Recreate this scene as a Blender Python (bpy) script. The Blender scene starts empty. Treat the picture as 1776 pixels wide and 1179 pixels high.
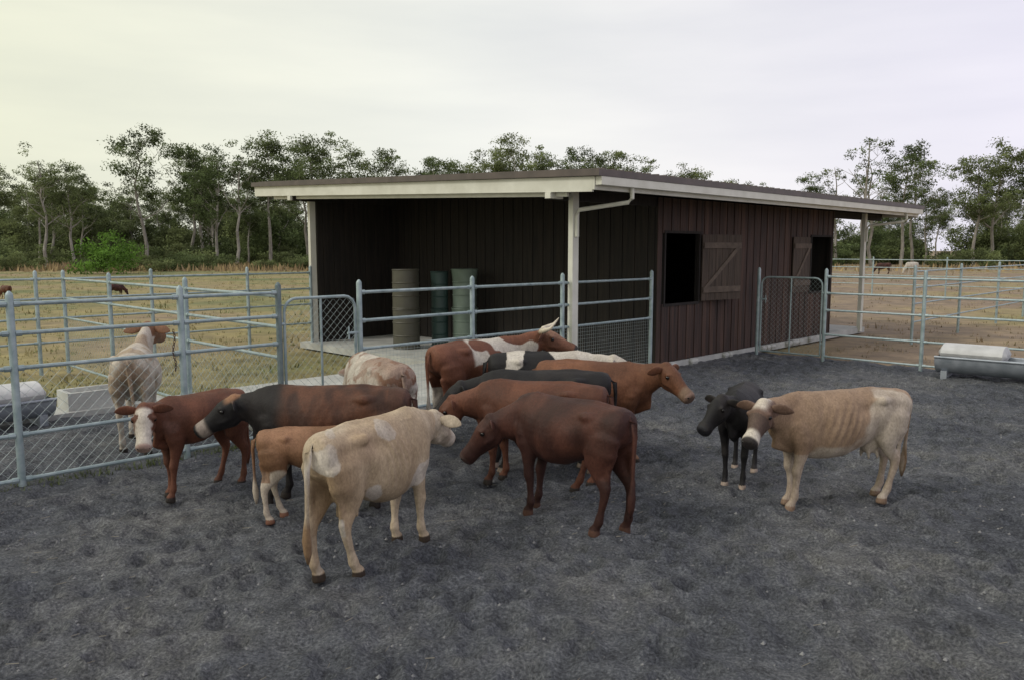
import bpy, math, random
import numpy as np
from mathutils import Vector, Matrix, noise
random.seed(7)
R=math.radians
scene=bpy.context.scene
COL=scene.collection

# ------------------------------------------------------------------ materials
def new_mat(name):
    m=bpy.data.materials.new(name); m.use_nodes=True
    nt=m.node_tree; b=nt.nodes['Principled BSDF']
    return m,nt,b
def N(nt,t,**kw):
    n=nt.nodes.new(t)
    for k,v in kw.items(): setattr(n,k,v)
    return n
def ramp(nt,stops):
    r=N(nt,'ShaderNodeValToRGB'); e=r.color_ramp.elements
    while len(e)<len(stops): e.new(.5)
    for i,(p,c) in enumerate(stops):
        e[i].position=p; e[i].color=(c[0],c[1],c[2],1)
    return r
def noise_mat(name,c1,c2,scale=5,rough=.8,bump=.0,bscale=None,stretch=(1,1,1),metal=0,detail=6,lo=.3,hi=.7,bdist=.02):
    m,nt,b=new_mat(name)
    tc=N(nt,'ShaderNodeTexCoord'); mp=N(nt,'ShaderNodeMapping'); mp.inputs['Scale'].default_value=stretch
    nt.links.new(tc.outputs['Object'],mp.inputs[0])
    n=N(nt,'ShaderNodeTexNoise'); n.inputs['Scale'].default_value=scale; n.inputs['Detail'].default_value=detail
    nt.links.new(mp.outputs[0],n.inputs['Vector'])
    r=ramp(nt,[(lo,c1),(hi,c2)]); nt.links.new(n.outputs['Fac'],r.inputs[0])
    nt.links.new(r.outputs[0],b.inputs['Base Color'])
    b.inputs['Roughness'].default_value=rough; b.inputs['Metallic'].default_value=metal
    if bump:
        n2=N(nt,'ShaderNodeTexNoise'); n2.inputs['Scale'].default_value=bscale or scale*4; n2.inputs['Detail'].default_value=4
        nt.links.new(mp.outputs[0],n2.inputs['Vector'])
        bp=N(nt,'ShaderNodeBump'); bp.inputs['Strength'].default_value=bump; bp.inputs['Distance'].default_value=bdist
        nt.links.new(n2.outputs['Fac'],bp.inputs['Height']); nt.links.new(bp.outputs[0],b.inputs['Normal'])
    return m

M_galv=noise_mat('galvanised_steel',(.22,.29,.30),(.38,.45,.46),scale=9,rough=.5,metal=.2)
M_wire=noise_mat('wire',(.30,.36,.36),(.40,.46,.46),scale=9,rough=.5,metal=.2)
M_cream=noise_mat('cream_paint',(.58,.57,.49),(.72,.71,.63),scale=3,rough=.55)
M_brownroof=noise_mat('brown_roof_metal',(.075,.062,.056),(.12,.095,.085),scale=4,rough=.5)
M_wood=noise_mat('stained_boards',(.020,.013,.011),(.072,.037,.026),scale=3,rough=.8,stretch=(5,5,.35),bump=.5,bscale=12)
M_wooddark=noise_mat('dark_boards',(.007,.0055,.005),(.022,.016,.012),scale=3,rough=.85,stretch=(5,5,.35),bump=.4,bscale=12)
M_shutter=noise_mat('weathered_shutter',(.040,.029,.022),(.09,.063,.045),scale=3,rough=.85,stretch=(6,6,.5),bump=.4,bscale=12)
M_brace=noise_mat('shutter_brace',(.08,.06,.045),(.14,.105,.08),scale=3,rough=.85,stretch=(2,2,2),bump=.4,bscale=12)
M_conc=noise_mat('concrete',(.36,.36,.34),(.52,.52,.49),scale=2.5,rough=.9,bump=.3,bscale=30)
M_conc2=noise_mat('pale_concrete',(.45,.45,.45),(.62,.62,.62),scale=4,rough=.85,bump=.3,bscale=20)
M_tin=noise_mat('trough_tin',(.25,.28,.32),(.42,.45,.50),scale=5,rough=.45,metal=.4)
M_black=noise_mat('eye_gloss',(.004,.003,.003),(.008,.006,.005),scale=5,rough=.08)
M_horn=noise_mat('horn',(.50,.44,.34),(.64,.57,.46),scale=10,rough=.4)

# ------------------------------------------------------------------ mesh builder
class MB:
    def __init__(s): s.v=[];s.f=[];s.m=[]
    def box(s,x0,x1,y0,y1,z0,z1,mi=0,z0b=None,z1b=None):
        """z0b/z1b: heights at the y1 side (for sloping members)"""
        if z0b is None: z0b=z0
        if z1b is None: z1b=z1
        b=len(s.v)
        s.v+=[(x0,y0,z0),(x1,y0,z0),(x1,y1,z0b),(x0,y1,z0b),(x0,y0,z1),(x1,y0,z1),(x1,y1,z1b),(x0,y1,z1b)]
        for f in ((0,3,2,1),(4,5,6,7),(0,1,5,4),(1,2,6,5),(2,3,7,6),(3,0,4,7)):
            s.f.append(tuple(b+i for i in f)); s.m.append(mi)
    def tube(s,pts,rs,ru=None,ref=None,n=10,mi=0,cap=True):
        ru=ru or rs; b=len(s.v); P=[Vector(p) for p in pts]; k=len(P)
        for i,p in enumerate(P):
            t=(P[min(i+1,k-1)]-P[max(i-1,0)]).normalized()
            rf=Vector(ref) if ref is not None else (Vector((0,0,1)) if abs(t.z)<.9 else Vector((1,0,0)))
            up=(rf-t*t.dot(rf)).normalized(); sd=t.cross(up)
            for j in range(n):
                a=2*math.pi*j/n
                s.v.append(tuple(p+sd*(rs[i]*math.cos(a))+up*(ru[i]*math.sin(a))))
        for i in range(k-1):
            for j in range(n):
                s.f.append((b+i*n+j,b+i*n+(j+1)%n,b+(i+1)*n+(j+1)%n,b+(i+1)*n+j)); s.m.append(mi)
        if cap:
            s.f.append(tuple(b+j for j in range(n))[::-1]); s.m.append(mi)
            s.f.append(tuple(b+(k-1)*n+j for j in range(n))); s.m.append(mi)
    def cyl(s,p,q,r,n=10,mi=0,cap=True): s.tube([p,q],[r,r],n=n,mi=mi,cap=cap)
    def ell(s,c,r,mi=0,n=14,k=9):
        pts=[];rs=[];ru=[]
        c=Vector(c)
        for i in range(k):
            a=-math.pi/2+math.pi*i/(k-1)
            a=max(-1.45,min(1.45,a))
            pts.append(c+Vector((0,0,r[2]*math.sin(a)))); rs.append(r[1]*math.cos(a)); ru.append(r[0]*math.cos(a))
        s.tube(pts,rs,ru,ref=(1,0,0),n=n,mi=mi)
    def mesh(s,name,mats,smooth=False):
        me=bpy.data.meshes.new(name); me.from_pydata(s.v,[],s.f)
        for m in mats: me.materials.append(m)
        me.polygons.foreach_set('material_index',s.m)
        if smooth: me.polygons.foreach_set('use_smooth',[True]*len(s.f))
        me.update(); return me
    def obj(s,name,mats,parent=None,smooth=False,mw=None):
        o=bpy.data.objects.new(name,s.mesh(name,mats,smooth)); COL.objects.link(o)
        if parent: o.parent=parent
        if mw is not None: o.matrix_world=mw
        return o
def empty(name,loc=(0,0,0),rz=0,sc=1):
    e=bpy.data.objects.new(name,None); COL.objects.link(e); e.location=loc; e.rotation_euler=(0,0,rz); e.scale=(sc,)*3
    e.empty_display_size=.3
    return e
def shade_auto(o,ang=40):
    me=o.data; me.polygons.foreach_set('use_smooth',[True]*len(me.polygons))
    try: me.set_sharp_from_angle(angle=R(ang))
    except Exception: pass

# yard frame: local x runs along the front fence and shed wall, local y away behind it
YA=math.atan2(.714,.700)
YLOC=(2.75,15.2,0)
YM=Matrix.Translation(YLOC)@Matrix.Rotation(YA,4,'Z')
YMI=YM.inverted()

# ------------------------------------------------------------------ ground
def field_mat():
    m,nt,b=new_mat('dry_grass_field')
    g=N(nt,'ShaderNodeNewGeometry')
    n1=N(nt,'ShaderNodeTexNoise'); n1.inputs['Scale'].default_value=.13; n1.inputs['Detail'].default_value=10
    n2=N(nt,'ShaderNodeTexNoise'); n2.inputs['Scale'].default_value=1.1; n2.inputs['Detail'].default_value=12; n2.inputs['Roughness'].default_value=.7
    for n in (n1,n2): nt.links.new(g.outputs['Position'],n.inputs['Vector'])
    r1=ramp(nt,[(.32,(.15,.17,.065)),(.48,(.28,.235,.105)),(.60,(.29,.22,.135)),(.72,(.24,.18,.13))])
    r2=ramp(nt,[(.3,(.50,.50,.50)),(.7,(1.25,1.22,1.15))])
    sx=N(nt,'ShaderNodeSeparateXYZ'); nt.links.new(g.outputs['Position'],sx.inputs[0])
    mr=N(nt,'ShaderNodeMapRange'); mr.inputs['From Min'].default_value=-10; mr.inputs['From Max'].default_value=14
    mr.inputs['To Min'].default_value=-.05; mr.inputs['To Max'].default_value=.14
    nt.links.new(sx.outputs['X'],mr.inputs['Value'])
    ad=N(nt,'ShaderNodeMath',operation='ADD'); nt.links.new(n1.outputs['Fac'],ad.inputs[0]); nt.links.new(mr.outputs[0],ad.inputs[1])
    nt.links.new(ad.outputs[0],r1.inputs[0]); nt.links.new(n2.outputs['Fac'],r2.inputs[0])
    mx=N(nt,'ShaderNodeMixRGB',blend_type='MULTIPLY'); mx.inputs[0].default_value=1
    nt.links.new(r1.outputs[0],mx.inputs[1]); nt.links.new(r2.outputs[0],mx.inputs[2])
    nt.links.new(mx.outputs[0],b.inputs['Base Color']); b.inputs['Roughness'].default_value=.95
    n3=N(nt,'ShaderNodeTexNoise'); n3.inputs['Scale'].default_value=12; nt.links.new(g.outputs['Position'],n3.inputs['Vector'])
    bp=N(nt,'ShaderNodeBump'); bp.inputs['Strength'].default_value=.6; bp.inputs['Distance'].default_value=.05
    nt.links.new(n3.outputs['Fac'],bp.inputs['Height']); nt.links.new(bp.outputs[0],b.inputs['Normal'])
    return m
def yard_mat():
    m,nt,b=new_mat('dark_gravel_yard')
    g=N(nt,'ShaderNodeNewGeometry')
    def nz(s,d=8,r=.65):
        n=N(nt,'ShaderNodeTexNoise'); n.inputs['Scale'].default_value=s; n.inputs['Detail'].default_value=d; n.inputs['Roughness'].default_value=r
        nt.links.new(g.outputs['Position'],n.inputs['Vector']); return n
    a=nz(.55,10,.62); c=nz(5,8,.7); d=nz(50,4,.7)
    r1=ramp(nt,[(.3,(.092,.098,.115)),(.48,(.135,.142,.160)),(.68,(.215,.215,.215))])
    r2=ramp(nt,[(.3,(.52,.52,.53)),(.7,(1.40,1.40,1.38))]); r3=ramp(nt,[(.32,(.42,.42,.43)),(.52,(1,1,1)),(.72,(1.9,1.88,1.8))])
    nt.links.new(a.outputs[0],r1.inputs[0]); nt.links.new(c.outputs[0],r2.inputs[0]); nt.links.new(d.outputs[0],r3.inputs[0])
    m1=N(nt,'ShaderNodeMixRGB',blend_type='MULTIPLY'); m1.inputs[0].default_value=1
    m2=N(nt,'ShaderNodeMixRGB',blend_type='MULTIPLY'); m2.inputs[0].default_value=1
    nt.links.new(r1.outputs[0],m1.inputs[1]); nt.links.new(r2.outputs[0],m1.inputs[2])
    nt.links.new(m1.outputs[0],m2.inputs[1]); nt.links.new(r3.outputs[0],m2.inputs[2])
    nt.links.new(m2.outputs[0],b.inputs['Base Color']); b.inputs['Roughness'].default_value=1
    b.inputs['Specular IOR Level'].default_value=.2
    e=nz(14,8,.7)
    bp=N(nt,'ShaderNodeBump'); bp.inputs['Strength'].default_value=1; bp.inputs['Distance'].default_value=.08
    nt.links.new(e.outputs[0],bp.inputs['Height'])
    bp2=N(nt,'ShaderNodeBump'); bp2.inputs['Strength'].default_value=.7; bp2.inputs['Distance'].default_value=.02
    nt.links.new(d.outputs[0],bp2.inputs['Height']); nt.links.new(bp.outputs[0],bp2.inputs['Normal'])
    nt.links.new(bp2.outputs[0],b.inputs['Normal'])
    return m
mb=MB(); S_=900
mb.v=[(-S_,-S_,-.09),(S_,-S_,-.09),(S_,S_,-.09),(-S_,S_,-.09)]; mb.f=[(0,1,2,3)]; mb.m=[0]
mb.obj('grass_field',[field_mat()])

def yard_h(x,y):
    v=noise.noise(Vector((x*1.1,y*1.1,0)))*.028+noise.noise(Vector((x*3.3,y*3.3,3)))*.034+noise.noise(Vector((x*8,y*8,7)))*.020
    return v
def grid(x0,x1,y0,y1,st,prints):
    nx=int((x1-x0)/st)+1; ny=int((y1-y0)/st)+1
    xs=np.linspace(x0,x1,nx); ys=np.linspace(y0,y1,ny); X,Y=np.meshgrid(xs,ys)
    H=np.zeros_like(X)
    rg=np.random.default_rng(3)
    for i in range(prints):   # hoof prints
        cx,cy=rg.uniform(x0+.3,x1-.3),rg.uniform(y0+.3,y1-.3); r=rg.uniform(.05,.11); dep=rg.uniform(.02,.055)
        i0,i1=int((cx-3*r-x0)/st),int((cx+3*r-x0)/st)+2; j0,j1=int((cy-3*r-y0)/st),int((cy+3*r-y0)/st)+2
        i0=max(i0,0); j0=max(j0,0)
        q=((X[j0:j1,i0:i1]-cx)**2+(Y[j0:j1,i0:i1]-cy)**2)/r**2
        H[j0:j1,i0:i1]+= -dep*np.exp(-q)+dep*.6*np.exp(-(np.sqrt(q)-1.35)**2*6)
    H=np.clip(H,-.05,.035)
    v=[];f=[]
    for j in range(ny):
        for i in range(nx):
            p=YM@Vector((X[j,i],Y[j,i],0)); v.append((p.x,p.y,yard_h(p.x,p.y)+H[j,i]-.006))
    for j in range(ny-1):
        for i in range(nx-1):
            a=j*nx+i; f.append((a,a+1,a+nx+1,a+nx))
    return v,f
Mb=MB(); ym=yard_mat()
v,f=grid(-17,3.9,-15.5,.12,.042,6500); Mb.v+=v; Mb.f+=f
v,f=grid(-17,-7.95,.12,3.3,.07,200); o_=len(Mb.v); Mb.v+=v; Mb.f+=[tuple(i+o_ for i in q) for q in f]
Mb.m=[0]*len(Mb.f)
Mb.obj('yard_ground',[ym],smooth=True)

mb=MB()
for i in range(5600):
    x=random.uniform(-9,9); y=random.uniform(2.6,14)
    l=YMI@Vector((x,y,0))
    if l.y>0 or l.x>3.6: continue
    z=yard_h(x,y)-.002; a=random.random()*math.pi
    if random.random()<.30:
        L=random.uniform(.015,.045); c,s=math.cos(a)*L,math.sin(a)*L; w=.0018
        b=len(mb.v); mb.v+=[(x-c,y-s,z+.004),(x+c,y+s,z+.006),(x+c-s/L*w,y+s+c/L*w,z+.009),(x-c-s/L*w,y-s+c/L*w,z+.007)]
        mb.f.append((b,b+1,b+2,b+3)); mb.m.append(0)
    else:
        r=random.uniform(.005,.018)
        b=len(mb.v); mb.v+=[(x+r,y,z),(x,y+r,z),(x-r,y,z),(x,y-r,z),(x+r*.2,y,z+r)]
        mb.f+=[(b,b+1,b+4),(b+1,b+2,b+4),(b+2,b+3,b+4),(b+3,b,b+4)]; mb.m+=[1]*4
mb.obj('yard_litter',[noise_mat('straw',(.20,.18,.14),(.34,.31,.24)),noise_mat('pebble',(.10,.10,.11),(.27,.27,.27))])

# ------------------------------------------------------------------ shed
def roofz(w): return 3.40+(w+1)*.038
shed=empty('cattle_shed',YLOC,YA)
RS0,RS1,RW0,RW1=-3.1,11.5,-1.0,9.6
mb=MB()
mb.box(RS0-.06,RS1+.06,RW0-.08,RW1+.06,roofz(RW0),roofz(RW0)+.10,0,roofz(RW1),roofz(RW1)+.10)
n=60
for i in range(n):
    x=RS0+.1+i*(RS1-RS0-.2)/n
    mb.box(x,x+.04,RW0-.05,RW1,roofz(RW0)+.10,roofz(RW0)+.125,0,roofz(RW1)+.10,roofz(RW1)+.125)
mb.obj('roof',[M_brownroof],shed)
mb=MB()
z0,z1=roofz(RW0),roofz(RW1); e=.002
mb.box(RS0,RS0+.04,RW0+.10,RW1-.04,z0-.23,z0-e,0,z1-.23,z1-e)
mb.box(RS1-.04,RS1,RW0+.10,RW1-.04,z0-.23,z0-e,0,z1-.23,z1-e)
mb.box(RS0,RS1,RW1-.04,RW1,z1-.23,z1-e)
mb.box(RS0+.0,RS1,RW0+.05,RW0+.098,z0-.20,z0-e)
mb.obj('barge_boards',[M_cream],shed)
mb=MB()
mb.box(RS0+.02,RS1-.02,RW0-.07,RW0+.047,z0-.13,z0-.004)
for sx in (-2.2,10.4):
    px=-2.5 if sx<0 else 10.0
    mb.tube([(sx,RW0,z0-.10),(sx,RW0,z0-.30),(sx-.02,RW0+.06,z0-.36),(px,-.16,z0-.46),(px,-.11,z0-.55),(px,-.11,z0-.9)],[.035]*6,n=10)
mb.obj('gutter',[M_cream],shed)
mb=MB()
for i in range(15):
    x=RS0+.5+i*1.0
    mb.box(x,x+.05,RW0+.12,RW1-.06,z0-.16,z0-.02,0,z1-.16,z1-.02)
mb.box(RS0+.05,RS1-.05,.02,.10,roofz(0)-.34,roofz(0)-.165)
mb.box(RS0+.05,RS1-.05,7.9,7.98,roofz(8)-.34,roofz(8)-.165)
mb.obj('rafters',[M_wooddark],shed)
mb=MB()
for (ps,pw) in ((-2.5,0),(10,0),(-2.5,8.08),(10,8.08)):
    mb.box(ps-.075,ps+.075,pw-.085,pw+.015,.0,roofz(pw)-.17)
mb.box(-2.98,-2.93,-.3,8.9,roofz(-.3)-.30,roofz(-.3)-.165,0,roofz(8.9)-.30,roofz(8.9)-.165)
for pw in (.0,8.0): mb.box(RS0-.01,RS0+.3,pw-.06,pw+.06,roofz(pw)-.33,roofz(pw)-.235)
mb.obj('posts',[M_cream],shed)
def boards_x(mb,x0,x1,y,face,openings,zt,bw=.15,mi=0):
    x=x0;k=0
    while x<x1-.01:
        xe=min(x+bw,x1); 
        segs=[(.10,zt)]
        for (a,b,c,d) in openings:
            if xe>a+.01 and x<b-.01: segs=[(.10,c),(d,zt)]
        pr=.012+.012*(k%2)+random.uniform(0,.004)
        m_=mi if random.random()<.75 else mi+1
        if len(openings)==0: m_=mi
        for (a,b) in segs:
            if face<0: mb.box(x+.004,xe-.004,y-pr,y,a+random.uniform(-.0,.012),b,m_ if m_<2 else 1)
            else: mb.box(x+.004,xe-.004,y,y+pr,a,b,mi)
        x=xe;k+=1
def boards_y(mb,y0,y1,x,face,bw=.15,mi=0):
    y=y0;k=0
    while y<y1-.01:
        ye=min(y+bw,y1); pr=.012+.012*(k%2)
        zt=roofz(y)-.17; ztb=roofz(ye)-.17
        if face<0: mb.box(x-pr,x,y+.004,ye-.004,.10,zt,mi,.10,ztb)
        else: mb.box(x,x+pr,y+.004,ye-.004,.10,zt,mi,.10,ztb)
        y=ye;k+=1
ops=[(.25,1.45,1.24,2.60),(6.70,7.85,1.24,2.60)]
zt=roofz(0)-.17
M_wood2=noise_mat('stained_boards_worn',(.034,.020,.015),(.105,.055,.037),scale=3,rough=.8,stretch=(5,5,.35),bump=.5,bscale=12)
mb=MB()
boards_x(mb,0.0,8.0,0,-1,ops,zt)
xs=[0,.25,1.45,6.70,7.85,8.0]
for i in range(5):
    a,b=xs[i],xs[i+1]
    if i in (1,3):
        mb.box(a,b,.002,.05,.10,1.24,2); mb.box(a,b,.002,.05,2.60,zt,2)
    else: mb.box(a,b,.002,.05,.10,zt,2)
mb.obj('front_wall',[M_wood,M_wood2,M_wooddark],shed)
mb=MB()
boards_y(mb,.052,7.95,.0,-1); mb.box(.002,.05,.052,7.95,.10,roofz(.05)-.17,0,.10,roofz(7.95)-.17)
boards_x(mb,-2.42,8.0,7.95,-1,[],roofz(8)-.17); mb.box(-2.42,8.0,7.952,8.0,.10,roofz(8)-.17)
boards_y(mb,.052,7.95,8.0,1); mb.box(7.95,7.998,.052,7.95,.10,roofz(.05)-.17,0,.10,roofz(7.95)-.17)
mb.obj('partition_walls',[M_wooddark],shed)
mb=MB()
for a,b,c,d in ops:
    mb.box(a-.05,a,-.04,.06,c-.05,d+.05); mb.box(b,b+.05,-.04,.06,c-.05,d+.05)
    mb.box(a,b,-.04,.06,c-.05,c); mb.box(a,b,-.04,.06,d,d+.05)
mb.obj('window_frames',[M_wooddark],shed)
def shutter(name,hx,dirn,wd,ang):
    mb=MB(); h=1.34; k=6
    for i in range(k):
        mb.box(i*wd/k+.004,(i+1)*wd/k-.004,-.012,.012,0,h+random.uniform(-.01,.01))
    mb.box(.03,wd-.03,-.036,-.013,.16,.28,1); mb.box(.03,wd-.03,-.036,-.013,h-.28,h-.16,1)
    b=len(mb.v); x0,x1=(.06,wd-.08); zz0,zz1=.28,h-.28
    w=.13
    mb.v+=[(x0,-.036,zz0),(x0+w,-.036,zz0),(x1,-.036,zz1),(x1-w,-.036,zz1),(x0,-.013,zz0),(x0+w,-.013,zz0),(x1,-.013,zz1),(x1-w,-.013,zz1)]
    for f in ((0,1,2,3),(4,7,6,5),(0,4,5,1),(1,5,6,2),(2,6,7,3),(3,7,4,0)): mb.f.append(tuple(b+i for i in f)); mb.m.append(1)
    o=mb.obj(name,[M_shutter,M_brace],shed)
    o.location=(hx,-.07,1.25); o.rotation_euler=(0,0,ang)
    return o
shutter('shutter',1.50,1,1.22,R(-10))
shutter('shutter',5.60,1,1.08,R(3))
mb=MB()
mb.box(-2.75,10.4,.0-.03,8.3,-.05,.095)
mb.obj('floor_slab',[M_conc],shed)
mb=MB(); mb.box(-7.9,-2.76,.16,3.5,-.05,.07); mb.box(-13,-7.9,3.3,3.9,-.05,.05)
mb.obj('concrete_path',[M_conc],mw=YM)
mb=MB()
x=.1
while x<7.9:
    wd=random.uniform(.15,.4)
    if random.random()<.5: mb.tube([(x,-.06,.03),(x+.02,-.06,.04),(x+wd-.02,-.06,.04),(x+wd,-.06,.03)],[.02,.05,.05,.02],[.03,.07,.065,.03],ref=(0,0,1),n=7)
    x+=wd+.02
mb.obj('wall_footings',[M_conc],shed)

def drum(name,x,y,r,h,col,z=.095,stack=2,flare=0):
    m=noise_mat(name+'_paint',tuple(c*.8 for c in col),col,scale=5,rough=.5)
    mb=MB()
    for k in range(stack):
        zb=z+k*h; pts=[];rs=[]
        prof=[(0,r),(.02,r+.012),(.04,r),(.31,r),(.33,r+.014),(.35,r),(.64,r),(.66,r+.014),(.68,r),(.96,r+flare),(.98,r+.012+flare),(.999,r+flare)]
        for a,b in prof: pts.append((x,y,zb+a*h)); rs.append(b)
        mb.tube(pts,rs,n=24)
    o=mb.obj(name,[m],mw=YM); shade_auto(o,30)
drum('storage_drum',-1.75,5.45,.30,.88,(.085,.080,.060))
drum('storage_drum',-.98,5.2,.19,.85,(.03,.060,.055),flare=.01)
drum('storage_drum',-.62,4.75,.27,.88,(.16,.21,.17),flare=.03)

# ------------------------------------------------------------------ fences
PR=.036; RR=.021; PH=1.88
def post(mb,x,y,h=PH,r=PR):
    mb.tube([(x,y,-.05),(x,y,h-.02),(x,y,h),(x,y,h+.025)],[r,r,r*.85,r*.3],n=12)
def wires(mb,ax,p0,L,fix,z0,z1,d,style,r=.0018):
    def P(t,z): return (p0+t,fix,z) if ax=='x' else (fix,p0+t,z)
    H=z1-z0
    def w(a,b): mb.tube([P(*a),P(*b)],[r,r],n=3,mi=1,cap=False)
    if style=='square':
        t=0
        while t<L: w((t,z0),(t,z1)); t+=d
        z=z0
        while z<z1: w((0,z),(L,z)); z+=d
    else:
        c=-H
        while c<L:
            a=max(0,c); b=min(L,c+H)
            if b>a: w((a,z0+a-c),(b,z0+b-c)); w((a,z1-(a-c)),(b,z1-(b-c)))
            c+=d*1.41
def run(name,ax,posts,fix,rails,mesh=None,d=.075,style='diamond',skip=(),h=PH,wr=.0018):
    mb=MB()
    for p in posts: post(mb,*((p,fix) if ax=='x' else (fix,p)),h=h)
    for i in range(len(posts)-1):
        if i in skip: continue
        a,b=posts[i],posts[i+1]
        if a>b: a,b=b,a
        for z in rails:
            A=(a,fix,z) if ax=='x' else (fix,a,z); B=(b,fix,z) if ax=='x' else (fix,b,z)
            mb.cyl(A,B,RR,n=8,cap=False)
            for q,sg in ((a,1),(b,-1)):
                A=(q+sg*.03,fix,z) if ax=='x' else (fix,q+sg*.03,z); B=(q+sg*.085,fix,z) if ax=='x' else (fix,q+sg*.085,z)
                mb.cyl(A,B,RR*1.4,n=8)
        if mesh: wires(mb,ax,a,b-a,fix,mesh[0],mesh[1],d,style,wr)
    o=mb.obj(name,[M_galv,M_wire],mw=YM); shade_auto(o)
    return o
def gate(name,ax,a,b,fix,top=1.70):
    mb=MB(); r=.019; c=.16
    def P(t,z): return (t,fix,z) if ax=='x' else (fix,t,z)
    if a>b: a,b=b,a
    a+=.07;b-=.07
    pts=[P(a,.1),P(a,top-c)]+[P(a+c-c*math.cos(t),top-c+c*math.sin(t)) for t in (.4,.8,1.2)]+[P(a+c,top),P(b-c,top)]+[P(b-c+c*math.sin(t),top-c+c*math.cos(t)) for t in (.4,.8,1.2)]+[P(b,top-c),P(b,.1)]
    mb.tube(pts,[r]*len(pts),n=8,ref=(0,1,0) if ax=='x' else (1,0,0))
    mb.cyl(P(a,.1),P(b,.1),r,n=8); mb.cyl(P((a+b)/2,.1),P((a+b)/2,top),r*.8,n=8)
    for z in (.35,1.4): mb.cyl(P(a-.07,z),P(a,z),.022,n=8)
    mb.cyl(P(b-.12,1.22),P(b+.07,1.22),.018,n=8); mb.cyl(P(b-.1,1.30),P(b-.1,1.14),.012,n=8)
    wires(mb,ax,a,b-a,fix,.1,top-.03,.07,'diamond')
    o=mb.obj(name,[M_galv,M_wire],mw=YM); shade_auto(o)
run('steel_rail_fence','x',[-16,-13.4,-10.73,-9.11,-7.93],0,[1.78,1.50,1.17,.52,.08],mesh=(.08,1.17),d=.08)
gate('yard_gate','x',-7.93,-6.77,0)
run('steel_rail_fence','x',[-6.77,-4.77,-2.73,-.16],0,[1.74,1.37,1.00,.10],mesh=(.10,1.00),d=.06,style='square')
run('steel_rail_fence','y',[0.0,2.6,5.6,8.0],-7.93,[1.74,1.37,1.00,.10],mesh=(.1,1.0))
run('steel_rail_fence','x',[-17,-14.8,-12.6,-10.5,-8.4,-6.3,-4.2,-2.6],8.0,[1.74,1.37,1.00,.55],mesh=None)
gate('yard_gate','y',-.35,-1.83,3.4)
run('steel_rail_fence','y',[-.35],3.4,[])
run('steel_rail_fence','y',[-1.83,-3.72,-5.9,-8.1,-10.3],3.4,[1.74,1.40,1.05,.55,.10])
run('steel_rail_fence','y',[14,10.5,7,3.5,0,-3.5,-7,-10.5,-14,-17.5,-21],30,[1.75,1.35,.95,.5])
run('steel_rail_fence','x',[8.2,12,16,19.5,23,26.5,30],-2.0,[1.75,1.35,.95,.5])
run('steel_rail_fence','x',[30,33,36,40],-14,[1.75,1.35,.95,.5])
mb=MB()
for i in range(16):
    z=1.42-i*.028; x=-9.22+.012*math.sin(i*.6)
    a=(i%2)*math.pi/2; pts=[(x+.010*math.cos(t)*math.cos(a),-.05+.010*math.cos(t)*math.sin(a),z+.019*math.sin(t)) for t in [k*math.pi/4 for k in range(9)]]
    mb.tube(pts,[.0045]*9,n=5,cap=False)
mb.obj('gate_chain',[noise_mat('rusty_chain',(.06,.04,.03),(.12,.08,.06))],mw=YM)

# ------------------------------------------------------------------ troughs
def water_trough(x,y,ang,L,r,capx,caplen):
    e=empty('water_trough',YM@Vector((x,y,0)),ang)
    mb=MB(); n=18
    sec=[(r*math.cos(math.pi+math.pi*i/n), r*1.0+r*math.sin(math.pi+math.pi*i/n)) for i in range(n+1)]
    inn=[(p[0]*.93,r+(p[1]-r)*.93) for p in sec][::-1]
    loop=[(p[0],p[1]+.08) for p in sec]+[(p[0],p[1]+.08) for p in inn]
    k=len(loop)
    for xx in (0,L):
        for p in loop: mb.v.append((xx,p[0],p[1]))
    for i in range(k): mb.f.append((i,(i+1)%k,k+(i+1)%k,k+i)); mb.m.append(0)
    for xx,o in ((0.004,0),(L-.004,1)):
        b=len(mb.v); mb.v+=[(xx,p[0],p[1]+.08) for p in sec]; mb.f.append(tuple(range(b,b+n+1))); mb.m.append(0)
    mb.cyl((0,-r,r+.08),(L,-r,r+.08),.022); mb.cyl((0,r,r+.08),(L,r,r+.08),.022)
    mb.box(.1,.2,-r*.8,r*.8,-.05,.14); mb.box(L-.2,L-.1,-r*.8,r*.8,-.05,.14)
    o=mb.obj('basin',[M_tin],e); shade_auto(o)
    mb=MB(); x0,x1=capx,capx+caplen
    mb.tube([(x0,0,r+.16),(x0+.05,0,r+.16),(x1-.05,0,r+.16),(x1,0,r+.16)],[r*.8,r*1.08,r*1.08,r*.8],[.05,.15,.15,.05],ref=(0,0,1),n=20)
    o=mb.obj('float_cover',[M_conc2],e); shade_auto(o,30)
    mb=MB(); mb.box(L*.3,L-.05,-r*.9,r*.9,r+.0,r+.006)
    mb.obj('water',[noise_mat('water',(.02,.025,.03),(.03,.035,.04),rough=.05)],e)
water_trough(2.95,-4.15,YA-math.pi/2+R(4),3.2,.31,.05,1.05)
water_trough(-11.6,3.0,YA+R(4),2.0,.26,.9,1.0)
mb=MB()
for b in ((0,.9,0,.06),(0,.9,.44,.5),(0,.06,.06,.44),(.84,.9,.06,.44)): mb.box(b[0],b[1],b[2],b[3],0,.30)
mb.box(.06,.84,.06,.44,0,.2)
o=mb.obj('concrete_trough',[M_conc],mw=YM@Matrix.Translation((-9.3,3.4,0.0)))

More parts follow.
